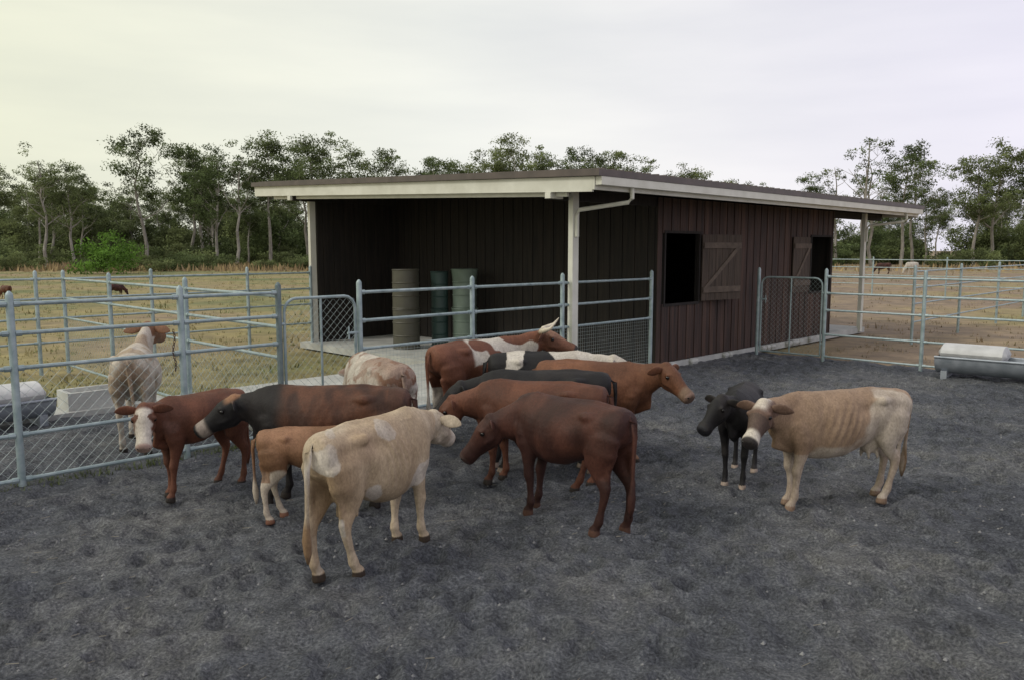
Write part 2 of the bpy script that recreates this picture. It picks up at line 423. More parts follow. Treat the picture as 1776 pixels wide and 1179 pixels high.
# ------------------------------------------------------------------ cattle
def hide_mat():
    m,nt,b=new_mat('cattle_hide')
    at=N(nt,'ShaderNodeAttribute',attribute_name='Col')
    tc=N(nt,'ShaderNodeTexCoord'); mp=N(nt,'ShaderNodeMapping'); mp.inputs['Scale'].default_value=(1,1,.55)
    nt.links.new(tc.outputs['Object'],mp.inputs[0])
    n=N(nt,'ShaderNodeTexNoise'); n.inputs['Scale'].default_value=60; n.inputs['Detail'].default_value=6; n.inputs['Roughness'].default_value=.65
    n2=N(nt,'ShaderNodeTexNoise'); n2.inputs['Scale'].default_value=5; n2.inputs['Detail'].default_value=7; n2.inputs['Roughness'].default_value=.65
    nt.links.new(mp.outputs[0],n.inputs['Vector']); nt.links.new(mp.outputs[0],n2.inputs['Vector'])
    r=ramp(nt,[(.3,(.74,.73,.72)),(.7,(1.2,1.2,1.2))]); nt.links.new(n.outputs[0],r.inputs[0])
    r2=ramp(nt,[(.3,(.70,.67,.64)),(.7,(1.16,1.16,1.16))]); nt.links.new(n2.outputs[0],r2.inputs[0])
    a=N(nt,'ShaderNodeMixRGB',blend_type='MULTIPLY'); a.inputs[0].default_value=1
    c=N(nt,'ShaderNodeMixRGB',blend_type='MULTIPLY'); c.inputs[0].default_value=1
    nt.links.new(at.outputs['Color'],a.inputs[1]); nt.links.new(r.outputs[0],a.inputs[2])
    nt.links.new(a.outputs[0],c.inputs[1]); nt.links.new(r2.outputs[0],c.inputs[2])
    nt.links.new(c.outputs[0],b.inputs['Base Color']); b.inputs['Roughness'].default_value=.62
    b.inputs['Specular IOR Level'].default_value=.3
    bp=N(nt,'ShaderNodeBump'); bp.inputs['Strength'].default_value=.6; bp.inputs['Distance'].default_value=.009
    nt.links.new(n.outputs[0],bp.inputs['Height']); nt.links.new(bp.outputs[0],b.inputs['Normal'])
    return m
M_hide=hide_mat()
def nz(x,y,z,f,o=0): return noise.noise(Vector((x*f+o,y*f+o*1.7,z*f-o)))
def mixc(a,b,t):
    t=max(0,min(1,t)); return tuple(a[i]*(1-t)+b[i]*t for i in range(3))
def sm(e0,e1,x):
    t=max(0,min(1,(x-e0)/(e1-e0))); return t*t*(3-2*t)
def dirv(yaw,pitch): 
    y,p=R(yaw),R(pitch); return Vector((math.cos(y)*math.cos(p),math.sin(y)*math.cos(p),math.sin(p)))

def build_cow(name,loc,heading,S,colf,lx=1.,neck=(0,10),head=(0,-30),legs=(0,0,0,0),fat=.98,bony=.12,depth=.93,
              horns=False,udder=False,calf=False,tailx=0,vox=.0125,nl=.30,belly=0):
    mb=MB()
    th=.80 if calf else depth; LT=1.10 if calf else 1.17
    rings=[(-.685,.955,.085,.08),(-.655,.945,.145,.145),(-.58,.925,.180,.185),(-.46,.885,.207,.228),(-.32,.858,.224,.263),(-.18,.822,.236+.01*belly,.296+.02*belly),
           (0,.785,.258+.015*belly,.335+.03*belly),(.15,.775,.258,.345+.02*belly),(.30,.780,.230,.342),(.42,.80,.197,.322),(.52,.83,.168,.28),(.61,.855,.135,.230),(.68,.875,.08,.15)]
    b0=len(mb.v); n=32; k=len(rings)
    for (x,zc,w,h) in rings:
        top=zc+h; h2=h*(th if -.5<x<.6 else (1+th)/2); zc=top-h2; w=w*fat
        for j in range(n):
            a=2*math.pi*j/n; sn,cs=math.sin(a),math.cos(a)
            ridge=(1-.34*max(0,sn)**2.0) if x>.1 else (1-.17*max(0,sn)**2)
            low=1-.14*max(0,-sn)**2 if x>.2 else 1
            ex_=.76 if x<-.4 else .88
            ww=w*ridge*low*math.copysign(abs(cs)**ex_,cs)
            mb.v.append((x*lx,ww,zc+h2*math.copysign(abs(sn)**.94,sn)))
    for i in range(k-1):
        for j in range(n): mb.f.append((b0+i*n+j,b0+i*n+(j+1)%n,b0+(i+1)*n+(j+1)%n,b0+(i+1)*n+j)); mb.m.append(0)
    mb.f.append(tuple(b0+j for j in range(n))[::-1]); mb.m.append(0)
    mb.f.append(tuple(b0+(k-1)*n+j for j in range(n))); mb.m.append(0)
    mb.tube([(-.66*lx,0,1.03),(-.5*lx,0,1.085),(-.3*lx,0,1.108),(0,0,1.10),(.25*lx,0,1.09),(.42*lx,0,1.105),(.55*lx,0,1.08)],[.035,.035,.035,.03,.03,.034,.03],n=8)
    for sg in (1,-1):
        mb.tube([(-.56*lx,sg*.07*fat,1.005),(-.42*lx,sg*.13*fat,1.01),(-.32*lx,sg*(.180*fat+.008*bony),1.018+.012*bony),(-.20*lx,sg*.13*fat,1.0),(-.1*lx,sg*.10,1.0)],[.05,.05,.044,.04,.03],n=12)
        mb.tube([(-.50*lx,sg*.09,.97),(-.655*lx,sg*.085,.965)],[.06,.040],n=12)
        mb.tube([(.36*lx,sg*.07*fat,1.06),(.38*lx,sg*.130*fat,.92),(.46*lx,sg*.160*fat,.76),(.41*lx,sg*.145*fat,.66)],[.04,.045,.05,.04],[.06,.085,.085,.06],ref=(1,0,0),n=12)
    nd=dirv(*neck); L=nl
    B=Vector((.46*lx,0,.90)); poll=B+nd*(L+.10)
    st=Vector((.32*lx,0,.86)); drop=Vector((0,0,-1))
    nk=.88 if calf else 1.0
    npts=[st,B+nd*.06,B+nd*(.06+L*.42)+drop*.012,B+nd*(.06+L*.78),poll]
    mb.tube(npts,[.13,.112,.093*nk,.083*nk,.072],[.25,.220*nk,.176*nk,.146*nk,.108],ref=(0,0,1),n=20)
    mb.tube([(.46*lx,0,.62),(.60*lx,0,.66),B+nd*(.06+L*.35)+drop*.12,B+nd*(.06+L*.8)+drop*.09],[.06,.050,.030,.022],[.10,.10,.09,.05],ref=(0,0,1),n=12)
    hs=1.12 if calf else 1.08; hl=.82 if calf else .87
    hd=dirv(*head); hup=(Vector((0,0,1))-hd*hd.z).normalized(); hsd=hup.cross(hd)
    def H(a,b,c): return poll+hd*(a*hs*hl)+hsd*(b*hs)+hup*(c*hs)
    ha=[-.08,-.03,.04,.12,.19,.27,.34,.40,.450,.475]; hc=[.0,.004,.0,-.010,-.018,-.026,-.032,-.036,-.040,-.042]
    hw=[.060,.083,.090,.096,.082,.067,.063,.073,.070,.052]; hh=[.07,.098,.112,.116,.102,.088,.078,.078,.072,.050]
    mb.tube([H(a,0,c) for a,c in zip(ha,hc)],[w*hs for w in hw],[h*hs for h in hh],ref=hup,n=20)
    mb.tube([H(.00,0,-.085),H(.10,0,-.110),H(.20,0,-.100),H(.33,0,-.082)],[.060*hs,.060*hs,.040*hs,.034*hs],[.040,.044,.032,.027],ref=hup,n=12)
    for sg in (1,-1):
        mb.ell(H(.115,sg*.082,.046),(.034*hs,.024*hs,.022*hs))
        mb.ell(H(.435,sg*.050,-.022),(.027,.027,.027))
        mb.tube([H(.07,sg*.055,-.06),H(.15,sg*.070,-.052),H(.24,sg*.055,-.045)],[.034,.030,.020],n=8)
    mb.ell(H(-.03,0,.07),(.06,.065,.045))
    def hind(sg,dx):
        y=sg*.135*fat
        pts=[(-.47*lx,y*.75,.98),(-.47*lx,y*.95,.86),(-.45*lx,y*1.02,.74),(-.42*lx+dx*.2,y*1.0,.62),(-.475*lx+dx*.45,y*.96,.51),(-.545*lx+dx*.55,y*.95,.43),(-.542*lx+dx*.65,y*.94,.35),(-.515*lx+dx*.82,y*.93,.22),(-.498*lx+dx*.95,y*.93,.125),(-.475*lx+dx,y*.93,.08),(-.455*lx+dx*1.02,y*.93,.05),(-.445*lx+dx*1.02,y*.93,-.015)]
        a=[.07,.095,.088,.066,.040,.033,.029,.024,.032,.027,.038,.045]; b=[.12,.182,.170,.124,.060,.053,.036,.028,.038,.032,.046,.056]
        k=[1,1,1,1,1.05,LT,LT,LT,LT,LT,1.12,1.1]
        mb.tube(pts,[p*q for p,q in zip(a,k)],[p*q for p,q in zip(b,k)],ref=(1,0,0),n=16)
        mb.tube([(-.60*lx+dx*.1,y*.9,.74),(-.565*lx+dx*.35,y*.95,.58),(-.572*lx+dx*.55,y*.95,.45)],[.034,.022,.022],[.05,.026,.026],ref=(1,0,0),n=8)
    def fore(sg,dx):
        y=sg*.125*fat
        pts=[(.44*lx,y*.7,.98),(.46*lx,y*1.0,.82),(.43*lx,y*1.08,.68),(.42*lx+dx*.15,y*1.0,.58),(.43*lx+dx*.4,y*.95,.46),(.440*lx+dx*.6,y*.9,.37),(.43*lx+dx*.7,y*.88,.31),(.43*lx+dx*.82,y*.86,.21),(.43*lx+dx*.95,y*.85,.125),(.448*lx+dx,y*.85,.08),(.465*lx+dx*1.02,y*.85,.05),(.475*lx+dx*1.02,y*.85,-.015)]
        a=[.05,.072,.070,.054,.039,.040,.030,.025,.033,.027,.037,.044]; b=[.10,.13,.115,.080,.045,.046,.033,.027,.037,.030,.045,.054]
        k=[1,1,1,1.05,LT,LT,LT,LT,LT,LT,1.12,1.1]
        mb.tube(pts,[p*q for p,q in zip(a,k)],[p*q for p,q in zip(b,k)],ref=(1,0,0),n=16)
    hind(1,legs[0]); hind(-1,legs[1]); fore(1,legs[2]); fore(-1,legs[3])
    if udder:
        mb.ell((-.32*lx,0,.60),(.11,.095,.13))
        for a in (-.37,-.28):
            for c in (.05,-.05): mb.tube([(a*lx,c,.51),(a*lx,c*1.15,.425)],[.022,.013],n=8)
    me=mb.mesh('raw',[M_hide]); o=bpy.data.objects.new('raw',me); COL.objects.link(o)
    md=o.modifiers.new('r','REMESH'); md.mode='VOXEL'; md.voxel_size=vox; md.use_smooth_shade=True
    ms=o.modifiers.new('s','SMOOTH'); ms.factor=.5; ms.iterations=8 if vox<.02 else 2
    dg=bpy.context.evaluated_depsgraph_get(); ev=o.evaluated_get(dg)
    body=bpy.data.meshes.new_from_object(ev,preserve_all_data_layers=False,depsgraph=dg)
    bpy.data.objects.remove(o)
    nv=len(body.vertices); co=np.empty(nv*3); body.vertices.foreach_get('co',co); co=co.reshape(-1,3)
    nr=np.empty(nv*3); body.vertices.foreach_get('normal',nr); nr=nr.reshape(-1,3)
    x,y,z=co[:,0]/lx,co[:,1],co[:,2]; ay=np.abs(y)
    ribm=np.exp(-((x-.08)/.19)**4)*np.clip((ay-.10)/.08,0,1)*np.exp(-((z-.82)/.20)**4)
    d=(.0004+.0060*bony)*np.sin((x+.35*(z-.8)+.3*(z-.8)**2)*2*math.pi/.072)*ribm
    d-= (.012+.026*bony)*np.exp(-(((x+.15)/.10)**2+((z-.96)/.07)**2))*(ay>.08)
    d-= (.008+.012*bony)*np.exp(-(((x-.27)/.045)**2+((z-.82)/.2)**2))*(ay>.1)
    d-= (.004+.014*bony)*np.exp(-(((x+.50)/.07)**2+((z-.96)/.045)**2))*(ay>.10)
    d-= (.014+.010*bony)*np.exp(-(((x+.27)/.05)**2+((z-.74)/.13)**2))*(ay>.1)
    d-= .009*np.exp(-(((x-.53)/.035)**2+((z-.88)/.12)**2))*(ay>.06)
    nn=np.array([noise.noise(Vector((p[0]*7,p[1]*7,p[2]*6)))*.6+noise.noise(Vector((p[0]*18,p[1]*18,p[2]*15)))*.15 for p in co])
    d+= nn*.009*np.clip((z-.3)/.3,.15,1)
    co=co+nr*d[:,None]
    body.vertices.foreach_set('co',co.ravel()); body.update()
    ex=MB()
    for sg in (1,-1):
        base=H(-.01,sg*.065,.03); od=(hsd*sg*1.0-hd*.20+Vector((0,0,-.04))).normalized()
        ts=[0,.03,.07,.11,.145,.175,.190]
        ex.tube([base+od*(t*hs)-Vector((0,0,.9*t*t)) for t in ts],[.024,.020,.015,.011,.008,.005,.002],[.026,.042,.055,.054,.042,.023,.004],ref=(Vector((0,0,1))+hd*.35).normalized(),n=14)
    tx=-.71*lx
    ex.tube([(-.58*lx,0,1.03),(-.67*lx,0,1.03),(tx-.015,0,.985),(tx-.025,tailx*.2,.87),(tx-.020,tailx*.5,.70),(tx-.02,tailx*.8,.54),(tx-.02,tailx,.45),(tx-.015,tailx*1.1,.36),(tx-.01,tailx*1.15,.27),(tx-.01,tailx*1.2,.19)],
            [.026,.030,.027,.021,.017,.015,.024,.036,.030,.008],n=10)
    exm=ex.mesh('ex',[M_hide],True)
    def paint(me):
        n=len(me.vertices); cc=np.empty(n*3); me.vertices.foreach_get('co',cc); cc=cc.reshape(-1,3)
        out=np.ones((n,4)); hdv=np.array(hd);hsv=np.array(hsd);huv=np.array(hup);pl=np.array(poll)
        rel=(cc-pl)/hs; A=rel@hdv/hl; Bb=rel@hsv; C=rel@huv
        inh=(A>-.10)&(A<.55)&(np.abs(Bb)<.30)&(np.abs(C)<.22)&((A>.02)|(C>-.06))
        for i in range(n):
            X,Y,Z=cc[i]; X/=lx
            h=(A[i],Bb[i],C[i]) if inh[i] else None
            out[i,:3]=colf(X,Y,Z,h,X<-.71)
        a=me.color_attributes.new('Col','FLOAT_COLOR','POINT'); a.data.foreach_set('color',out.ravel())
    paint(body); paint(exm)
    e=empty(name,(loc[0],loc[1],0),R(heading),S)
    bo=bpy.data.objects.new('body',body); COL.objects.link(bo); bo.parent=e
    body.polygons.foreach_set('use_smooth',[True]*len(body.polygons))
    if not body.materials: body.materials.append(M_hide)
    eo=bpy.data.objects.new('ears_and_tail',exm); COL.objects.link(eo); eo.parent=e
    ey=MB()
    for sg in (1,-1): ey.ell(H(.125,sg*.089,.026),(.022*hs,.018*hs,.020*hs),n=12)
    for sg in (1,-1): ey.ell(H(.458,sg*.044,-.016),(.015*hs,.013*hs,.012*hs),n=8)
    ey.obj('eyes',[M_black],e,True)
    if horns:
        hb=MB()
        for sg in (1,-1):
            hb.tube([H(-.04,sg*.05,.06),H(-.04,sg*.13,.085),H(.0,sg*.22,.11),H(.07,sg*.27,.16),H(.11,sg*.25,.25)],[.040,.037,.030,.021,.005],n=10)
        hb.obj('horns',[M_horn],e,True)
    return e

BLK=(.012,.011,.012); WHT=(.54,.50,.44)
def common(c,h,Z,muz=(.03,.025,.025),hoof=(.035,.028,.024),ring=None):
    if h:
        a,b,cc=h
        if ring and a>.30: c=mixc(c,ring,sm(.31,.36,a))
        if a>.40: c=mixc(c,muz,sm(.42,.445,a))
        if abs(b)>.14 and a>-.02: c=mixc(c,(.10,.06,.05),.25)
    if Z<.050: c=hoof
    return c
def cA(x,y,z,h,t):
    c=(.46,.355,.235)
    c=mixc(c,(.32,.215,.125),sm(-.35,-.6,x)*.7*sm(1.05,.8,z)); c=mixc(c,(.53,.45,.34),sm(-.1,.5,nz(x,y,z,2.,2))*.8)
    c=mixc(c,(.58,.52,.44),sm(.28,.31,nz(x,y,z,3.4,9.6)+.06*nz(x,y,z,14,2))); c=mixc(c,(.31,.21,.13),sm(-.1,-.5,nz(x,y,z,2.5,5))*.5)
    if z<.35: c=mixc(c,(.50,.40,.29),.6)
    if t and z<.46: c=(.25,.16,.09)
    if h: c=mixc(c,(.47,.41,.33),.6)
    return common(c,h,z,ring=(.56,.50,.42),hoof=(.05,.035,.025))
def cB(x,y,z,h,t):
    c=(.31,.215,.145); c=mixc(c,(.51,.445,.37),sm(.04,.16,nz(x,y*.5,z*.6,2.3,4.3)+.06*nz(x,y,z,12,3)+.22*sm(.45,.2,abs(x-.0))-.20)*.85)
    c=mixc(c,(.24,.155,.10),sm(.30,.55,x)*.55)
    if z<.55: c=mixc(c,(.49,.42,.35),.55)
    if h:
        c=mixc((.16,.10,.075),(.56,.50,.43),sm(.03,.08,h[2])*sm(.08,.03,abs(h[1]))*sm(.14,.06,h[0]))
        if h[0]>.16: c=mixc(c,(.05,.04,.035),.5)
    if t and z<.48: c=(.2,.13,.07)
    return common(c,h,z,ring=(.58,.53,.46),hoof=(.25,.17,.12))
def cBlack(x,y,z,h,t):
    c=mixc(BLK,(.022,.019,.019),sm(0,.4,nz(x,y,z,5,1)))
    return common(c,h,z,hoof=(.45,.36,.30),muz=(.02,.02,.025))
def cD(x,y,z,h,t):
    c=mixc((.045,.017,.013),(.085,.032,.022),sm(-.3,.4,nz(x,y,z,4,3)))
    if z<.5: c=mixc(c,(.036,.015,.012),.6)
    return common(c,h,z,muz=(.07,.045,.04),hoof=(.10,.05,.035))
def cE(x,y,z,h,t):
    c=mixc((.090,.034,.020),(.14,.054,.030),sm(-.3,.4,nz(x,y,z,3,5)))
    return common(c,h,z,muz=(.10,.06,.05))
def cF(x,y,z,h,t):
    c=mixc((.12,.050,.026),(.175,.074,.038),sm(-.3,.4,nz(x,y,z,3,6)))
    if z<.3: c=mixc(c,(.24,.155,.10),.5)
    return common(c,h,z,ring=(.20,.13,.09),muz=(.30,.20,.16))
def cG(x,y,z,h,t):
    c=mixc((.13,.050,.028),(.175,.070,.040),sm(-.3,.4,nz(x,y,z,3,7)))
    c=mixc(c,WHT,sm(.10,.13,nz(x,y*.7,z,2.8,8.3)+.05*nz(x,y,z,13,3))*sm(-.25,-.2,x))
    if z<.60: c=mixc(c,WHT,sm(-.15,-.05,nz(x,y,z,6,3)))
    if h: c=(.15,.065,.04) if h[2]<.05 else (.22,.12,.08)
    return common(c,h,z)
def cH(x,y,z,h,t):
    c=mixc(WHT,BLK,sm(.04,.07,nz(x,y*.6,z*.8,3.0,13.1)+.05*nz(x,y,z,12,3)))
    if x<-.48+.1*nz(x,y,z,5,2) or (-.12<x+.15*nz(x,y,z,5,8)<.05 and z>.85): c=BLK
    if h: c=WHT
    return common(c,h,z)
def cJ(x,y,z,h,t):
    v=nz(x,y,z,9,5)+.5*nz(x,y,z,22,5)
    c=mixc((.54,.50,.44),(.24,.135,.09),sm(.08,.22,v)*(.25+.65*sm(-.1,.3,nz(x,y,z,2.,5)))+.75*sm(.05,.15,nz(x,y,z,2.2,15))*sm(.35,.1,abs(y)))
    return common(c,h,z)
def cK(x,y,z,h,t):
    br=mixc((.11,.046,.026),(.055,.025,.017),sm(-.2,.4,nz(x*1.6,y,z*.5,6,3)))
    c=mixc(br,(.014,.011,.011),sm(.20,.46,x+.2*nz(x,y,z,3,2))+sm(.80,.60,z)*.85)
    if x<-.52: c=mixc(c,(.05,.025,.018),.6)
    if h:
        c=mixc(BLK,(.25,.13,.07),sm(.05,.085,h[2])*sm(.10,.02,h[0]))
    return common(c,h,z,ring=(.33,.28,.24),muz=(.02,.02,.02))
def cL(x,y,z,h,t):
    c=mixc((.20,.105,.055),(.28,.15,.085),sm(-.3,.4,nz(x,y,z,3,6)))
    if z<.66: c=mixc(c,(.54,.47,.39),sm(.66,.60,z+.12*nz(x,y,z,5,1))*(.95 if (x>-.52 or z<.5) else .2))
    return common(c,h,z,hoof=(.25,.12,.08))
def cM(x,y,z,h,t):
    c=mixc((.11,.043,.025),(.16,.062,.035),sm(-.3,.4,nz(x,y,z,3,6)))
    if h:
        a,b,cc=h
        wf=sm(.085,.055,abs(b)+.02*nz(x,y,z,20,1))*sm(.0,.05,a)*sm(-.06,.0,cc)
        c=mixc(c,(.58,.53,.46),max(wf,sm(.27,.32,a)))
        if abs(b)<.13 and ((a-.125)**2+(abs(b)-.085)**2)<.0022: c=(.12,.05,.03)
    return common(c,h,z,muz=(.42,.30,.26))
def cN(x,y,z,h,t):
    c=mixc((.52,.465,.40),(.34,.245,.16),sm(.0,.3,nz(x,y,z,3.5,3)+.4*nz(x,y,z,16,3))*.75)
    c=mixc(c,(.22,.145,.09),sm(-.62,-.66,x)*.6*sm(.12,.05,abs(y)))
    if h: c=(.20,.10,.055)
    return common(c,h,z)

build_cow('cow',(-1.02,5.74),60,.965,cA,lx=.95,neck=(4,2),head=(14,-26),legs=(-.08,.10,-.06,.06),fat=.87,bony=1.1,depth=1,udder=True,tailx=.03,nl=.27)
build_cow('cow',(2.96,7.08),195,.93,cB,lx=1.12,neck=(14,12),head=(38,-30),legs=(.06,-.05,.05,-.04),fat=.9,bony=.75,depth=.95,udder=True,tailx=-.04,belly=.3)
build_cow('calf',(2.30,7.86),245,.84,cBlack,lx=.85,neck=(-16,20),head=(-30,-34),legs=(.03,-.05,.03,-.02),calf=True,nl=.26)
build_cow('cow',(.49,6.56),137,.95,cD,lx=.93,neck=(30,-16),head=(38,-44),legs=(.05,-.09,-.03,.06),depth=.88,tailx=.02,nl=.29)
build_cow('cow',(.27,7.62),163,.92,cE,lx=1.05,neck=(5,-10),head=(12,-46),legs=(.06,-.06,.05,-.05),depth=.9,nl=.36)
build_cow('cow',(.90,8.70),-17,.96,cF,lx=.98,neck=(-10,20),head=(-34,-30),legs=(.05,-.05,-.05,.05),fat=1.0)
build_cow('cow',(-.42,9.9),43,1.05,cG,lx=1.05,neck=(-25,22),head=(-50,-16),legs=(.05,-.05,-.05,.05),horns=True,tailx=-.02,nl=.40)
build_cow('cow',(.38,9.42),4,.97,cH,neck=(-10,10),head=(-10,-25),legs=(.05,-.05,-.05,.05))
build_cow('cow',(.33,8.18),177,.94,cBlack,lx=1.08,neck=(3,-2),head=(8,-36),legs=(-.05,.05,-.05,.05))
build_cow('cow',(-1.50,8.75),122,1.00,cJ,neck=(-20,-15),head=(-25,-50),legs=(.05,-.05,-.05,.05),fat=1.15,tailx=-.03)
build_cow('cow',(-1.66,7.12),177,.96,cK,lx=1.13,neck=(2,2),head=(12,-28),legs=(.06,-.04,.05,-.05),nl=.27,depth=.92)
build_cow('calf',(-1.72,6.68),12,.71,cL,lx=.92,neck=(0,0),head=(0,-40),legs=(.06,-.08,.03,-.04),calf=True,tailx=.04)
build_cow('calf',(-2.97,7.44),230,.85,cM,lx=.80,neck=(24,20),head=(60,-46),legs=(-.05,.10,.05,-.04),calf=True,nl=.26)
build_cow('cow',(-4.42,9.25),110,1.05,cN,neck=(-16,44),head=(-15,-10),legs=(.12,-.05,-.05,.05),fat=1.02,nl=.34,tailx=-.05)
build_cow('cow',(36,72),200,1.0,lambda x,y,z,h,t:WHT,neck=(0,-45),head=(0,-60),vox=.03,nl=.45)
build_cow('cow',(34.4,74),170,.9,cD,neck=(0,-45),head=(0,-60),vox=.03,nl=.45)
build_cow('cow',(-18.9,38),60,.6,cD,neck=(0,-40),head=(0,-60),vox=.03,nl=.45)
build_cow('cow',(-23.5,37),150,.55,cE,neck=(0,-40),head=(0,-60),vox=.03,nl=.45)

# ------------------------------------------------------------------ trees
def leaf_mat(name,c1,c2):
    m,nt,b=new_mat(name)
    at=N(nt,'ShaderNodeAttribute',attribute_name='Col'); oi=N(nt,'ShaderNodeObjectInfo')
    r=ramp(nt,[(0,c1),(1,c2)]); nt.links.new(oi.outputs['Random'],r.inputs[0])
    mx=N(nt,'ShaderNodeMixRGB',blend_type='MULTIPLY'); mx.inputs[0].default_value=1
    nt.links.new(r.outputs[0],mx.inputs[1]); nt.links.new(at.outputs['Color'],mx.inputs[2])
    nt.links.new(mx.outputs[0],b.inputs['Base Color']); b.inputs['Roughness'].default_value=.7
    b.inputs['Specular IOR Level'].default_value=.2
    tl=N(nt,'ShaderNodeBsdfTranslucent'); nt.links.new(mx.outputs[0],tl.inputs['Color'])
    ms=N(nt,'ShaderNodeMixShader'); ms.inputs[0].default_value=.35
    o=[n for n in nt.nodes if n.type=='OUTPUT_MATERIAL'][0]
    nt.links.new(b.outputs[0],ms.inputs[1]); nt.links.new(tl.outputs[0],ms.inputs[2]); nt.links.new(ms.outputs[0],o.inputs[0])
    return m
M_leaf=leaf_mat('gum_leaves',(.105,.140,.055),(.175,.205,.085))
M_leafg=leaf_mat('bush_leaves',(.11,.21,.035),(.13,.24,.04))
M_bark=noise_mat('gum_bark',(.17,.155,.135),(.38,.35,.31),scale=1.5,rough=.9,stretch=(3,3,.6))
def quads(C,rad,nq,size,rng,shade):
    n=nq; u=rng.normal(size=(n,3)); u/=np.linalg.norm(u,axis=1)[:,None]
    rr=rng.uniform(.1,1.15,size=n)**.7
    P=C+u*rr[:,None]*rad
    d=rng.normal(size=(n,3)); d[:,2]-=.5; d/=np.linalg.norm(d,axis=1)[:,None]
    e=np.cross(d,rng.normal(size=(n,3))); e/=np.linalg.norm(e,axis=1)[:,None]
    L=(size*rng.uniform(.6,1.3,size=n))[:,None]; W=L*.42
    v=np.stack([P-d*L*.5-e*W*.2,P-e*W*.5,P+d*L*.6,P+e*W*.5],axis=1)
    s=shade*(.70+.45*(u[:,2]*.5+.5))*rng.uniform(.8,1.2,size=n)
    return v.reshape(-1,3),np.repeat(s,4)
def make_tree(name,seed,h,spread,sparse=False,leaf=None):
    rng=np.random.default_rng(seed); mb=MB()
    lean=rng.normal(size=2)*.04*h
    tp=[]; K=7
    for i in range(K):
        t=i/(K-1); tp.append(np.array([lean[0]*t+rng.normal()*.012*h*(t>0),lean[1]*t+rng.normal()*.012*h*(t>0),t*h*.86]))
    r0=.015*h
    mb.tube([tuple(p) for p in tp],[r0*(1-.85*i/(K-1)) for i in range(K)],n=8)
    V=[];S=[]
    nb=int(rng.integers(8,12)); tips=[]
    for b in range(nb):
        t=rng.uniform(.34,.93)
        k=min(int(t*(K-1)),K-2); f=t*(K-1)-k; base=tp[k]*(1-f)+tp[k+1]*f
        a=b*2.4+rng.uniform(-.4,.4); reach=spread*h*rng.uniform(.5,1.)*(1.15-.65*t)
        rise=reach*rng.uniform(.5,1.2)
        end=base+np.array([math.cos(a)*reach,math.sin(a)*reach,rise]); 
        end[2]=min(end[2],h*.93)
        m=(base+end)/2+np.array([0,0,-.08*reach])+rng.normal(size=3)*.08*reach
        rb=r0*(1-.8*t)*.55
        mb.tube([tuple(base),tuple(m),tuple(end)],[rb,rb*.6,rb*.25],n=6)
        tips.append((end,reach))
        for q in range(3):
            e2=m+(end-m)*rng.uniform(.1,.9)+rng.normal(size=3)*reach*.42; e2[2]=min(e2[2]+.2*reach,h*.97)
            mb.tube([tuple(m*(.5)+end*.5),tuple(e2)],[rb*.35,rb*.12],n=5); tips.append((e2,reach*.7))
    for dd in ((0,0,.07),(.05,0,0),(-.05,.04,.03)): tips.append((tp[-1]+np.array(dd)*h,.2*h))
    for (p,rc) in tips:
        nc=int(rng.integers(1,4)) if not sparse else int(rng.integers(0,2))
        for c in range(nc):
            cr=h*rng.uniform(.030,.070)*(.8 if sparse else 1)
            C=p+rng.normal(size=3)*np.array([.045,.045,.03])*h
            if C[2]>h: C[2]=h*.98
            sh=rng.uniform(.45,1.45)
            v,s=quads(C,np.array([cr*1.25,cr*1.25,cr*.75]),80 if not sparse else 50,.29*(h/16),rng,sh)
            V.append(v);S.append(s)
    V=np.concatenate(V); S=np.concatenate(S)
    nb_=len(mb.v); nbf=len(mb.f)
    allv=mb.v+[tuple(x) for x in V]; nq=len(V)//4
    allf=mb.f+[(nb_+4*i,nb_+4*i+1,nb_+4*i+2,nb_+4*i+3) for i in range(nq)]
    me=bpy.data.meshes.new(name); me.from_pydata(allv,[],allf)
    me.materials.append(M_bark); me.materials.append(leaf or M_leaf)
    me.polygons.foreach_set('material_index',[0]*nbf+[1]*nq)
    a=me.color_attributes.new('Col','FLOAT_COLOR','POINT')
    c=np.ones((len(allv),4)); c[nb_:,0]=S;c[nb_:,1]=S;c[nb_:,2]=S; a.data.foreach_set('color',c.ravel())
    me.update(); return me
def make_bush(name,seed,h,w,leaf,nc=26,ls=.32,nq_=70,cs=.17):
    rng=np.random.default_rng(seed); V=[];S=[]
    for c in range(nc):
        a=rng.uniform(0,6.28); r=w*.5*rng.uniform(0,1)**.6; z=h*rng.uniform(.05,.9)*(1-.4*r/(w*.5))
        v,s=quads(np.array([math.cos(a)*r,math.sin(a)*r,z]),np.array([w*cs,w*cs,h*cs*.9]),nq_,ls,rng,rng.uniform(.45,1.4)); V.append(v);S.append(s)
    V=np.concatenate(V);S=np.concatenate(S); nq=len(V)//4
    me=bpy.data.meshes.new(name); me.from_pydata([tuple(x) for x in V],[],[(4*i,4*i+1,4*i+2,4*i+3) for i in range(nq)])
    me.materials.append(leaf); a=me.color_attributes.new('Col','FLOAT_COLOR','POINT'); c=np.ones((len(V),4)); c[:,:3]=S[:,None]; a.data.foreach_set('color',c.ravel())
    me.update(); return me
TR=[make_tree('gum_tree_mesh',10+i,16,.25+.03*(i%3)) for i in range(8)]
TS=[make_tree('sparse_gum_mesh',40+i,18,.24,sparse=True) for i in range(2)]
BU=[make_bush('bush_mesh',70+i,3.2,5.5,M_leaf) for i in range(3)]
TB=[make_bush('low_tree_mesh',80+i,9,9,M_leaf,nc=60,ls=.42,nq_=90,cs=.13) for i in range(3)]
def inst(name,me,x,y,sc,parent=None,rz=None,sz=1):
    o=bpy.data.objects.new(name,me); COL.objects.link(o); o.location=(x,y,-.09); o.scale=(sc,sc,sc*sz); o.rotation_euler=(0,0,random.uniform(0,6.28) if rz is None else rz)
    if parent: o.parent=parent
    return o
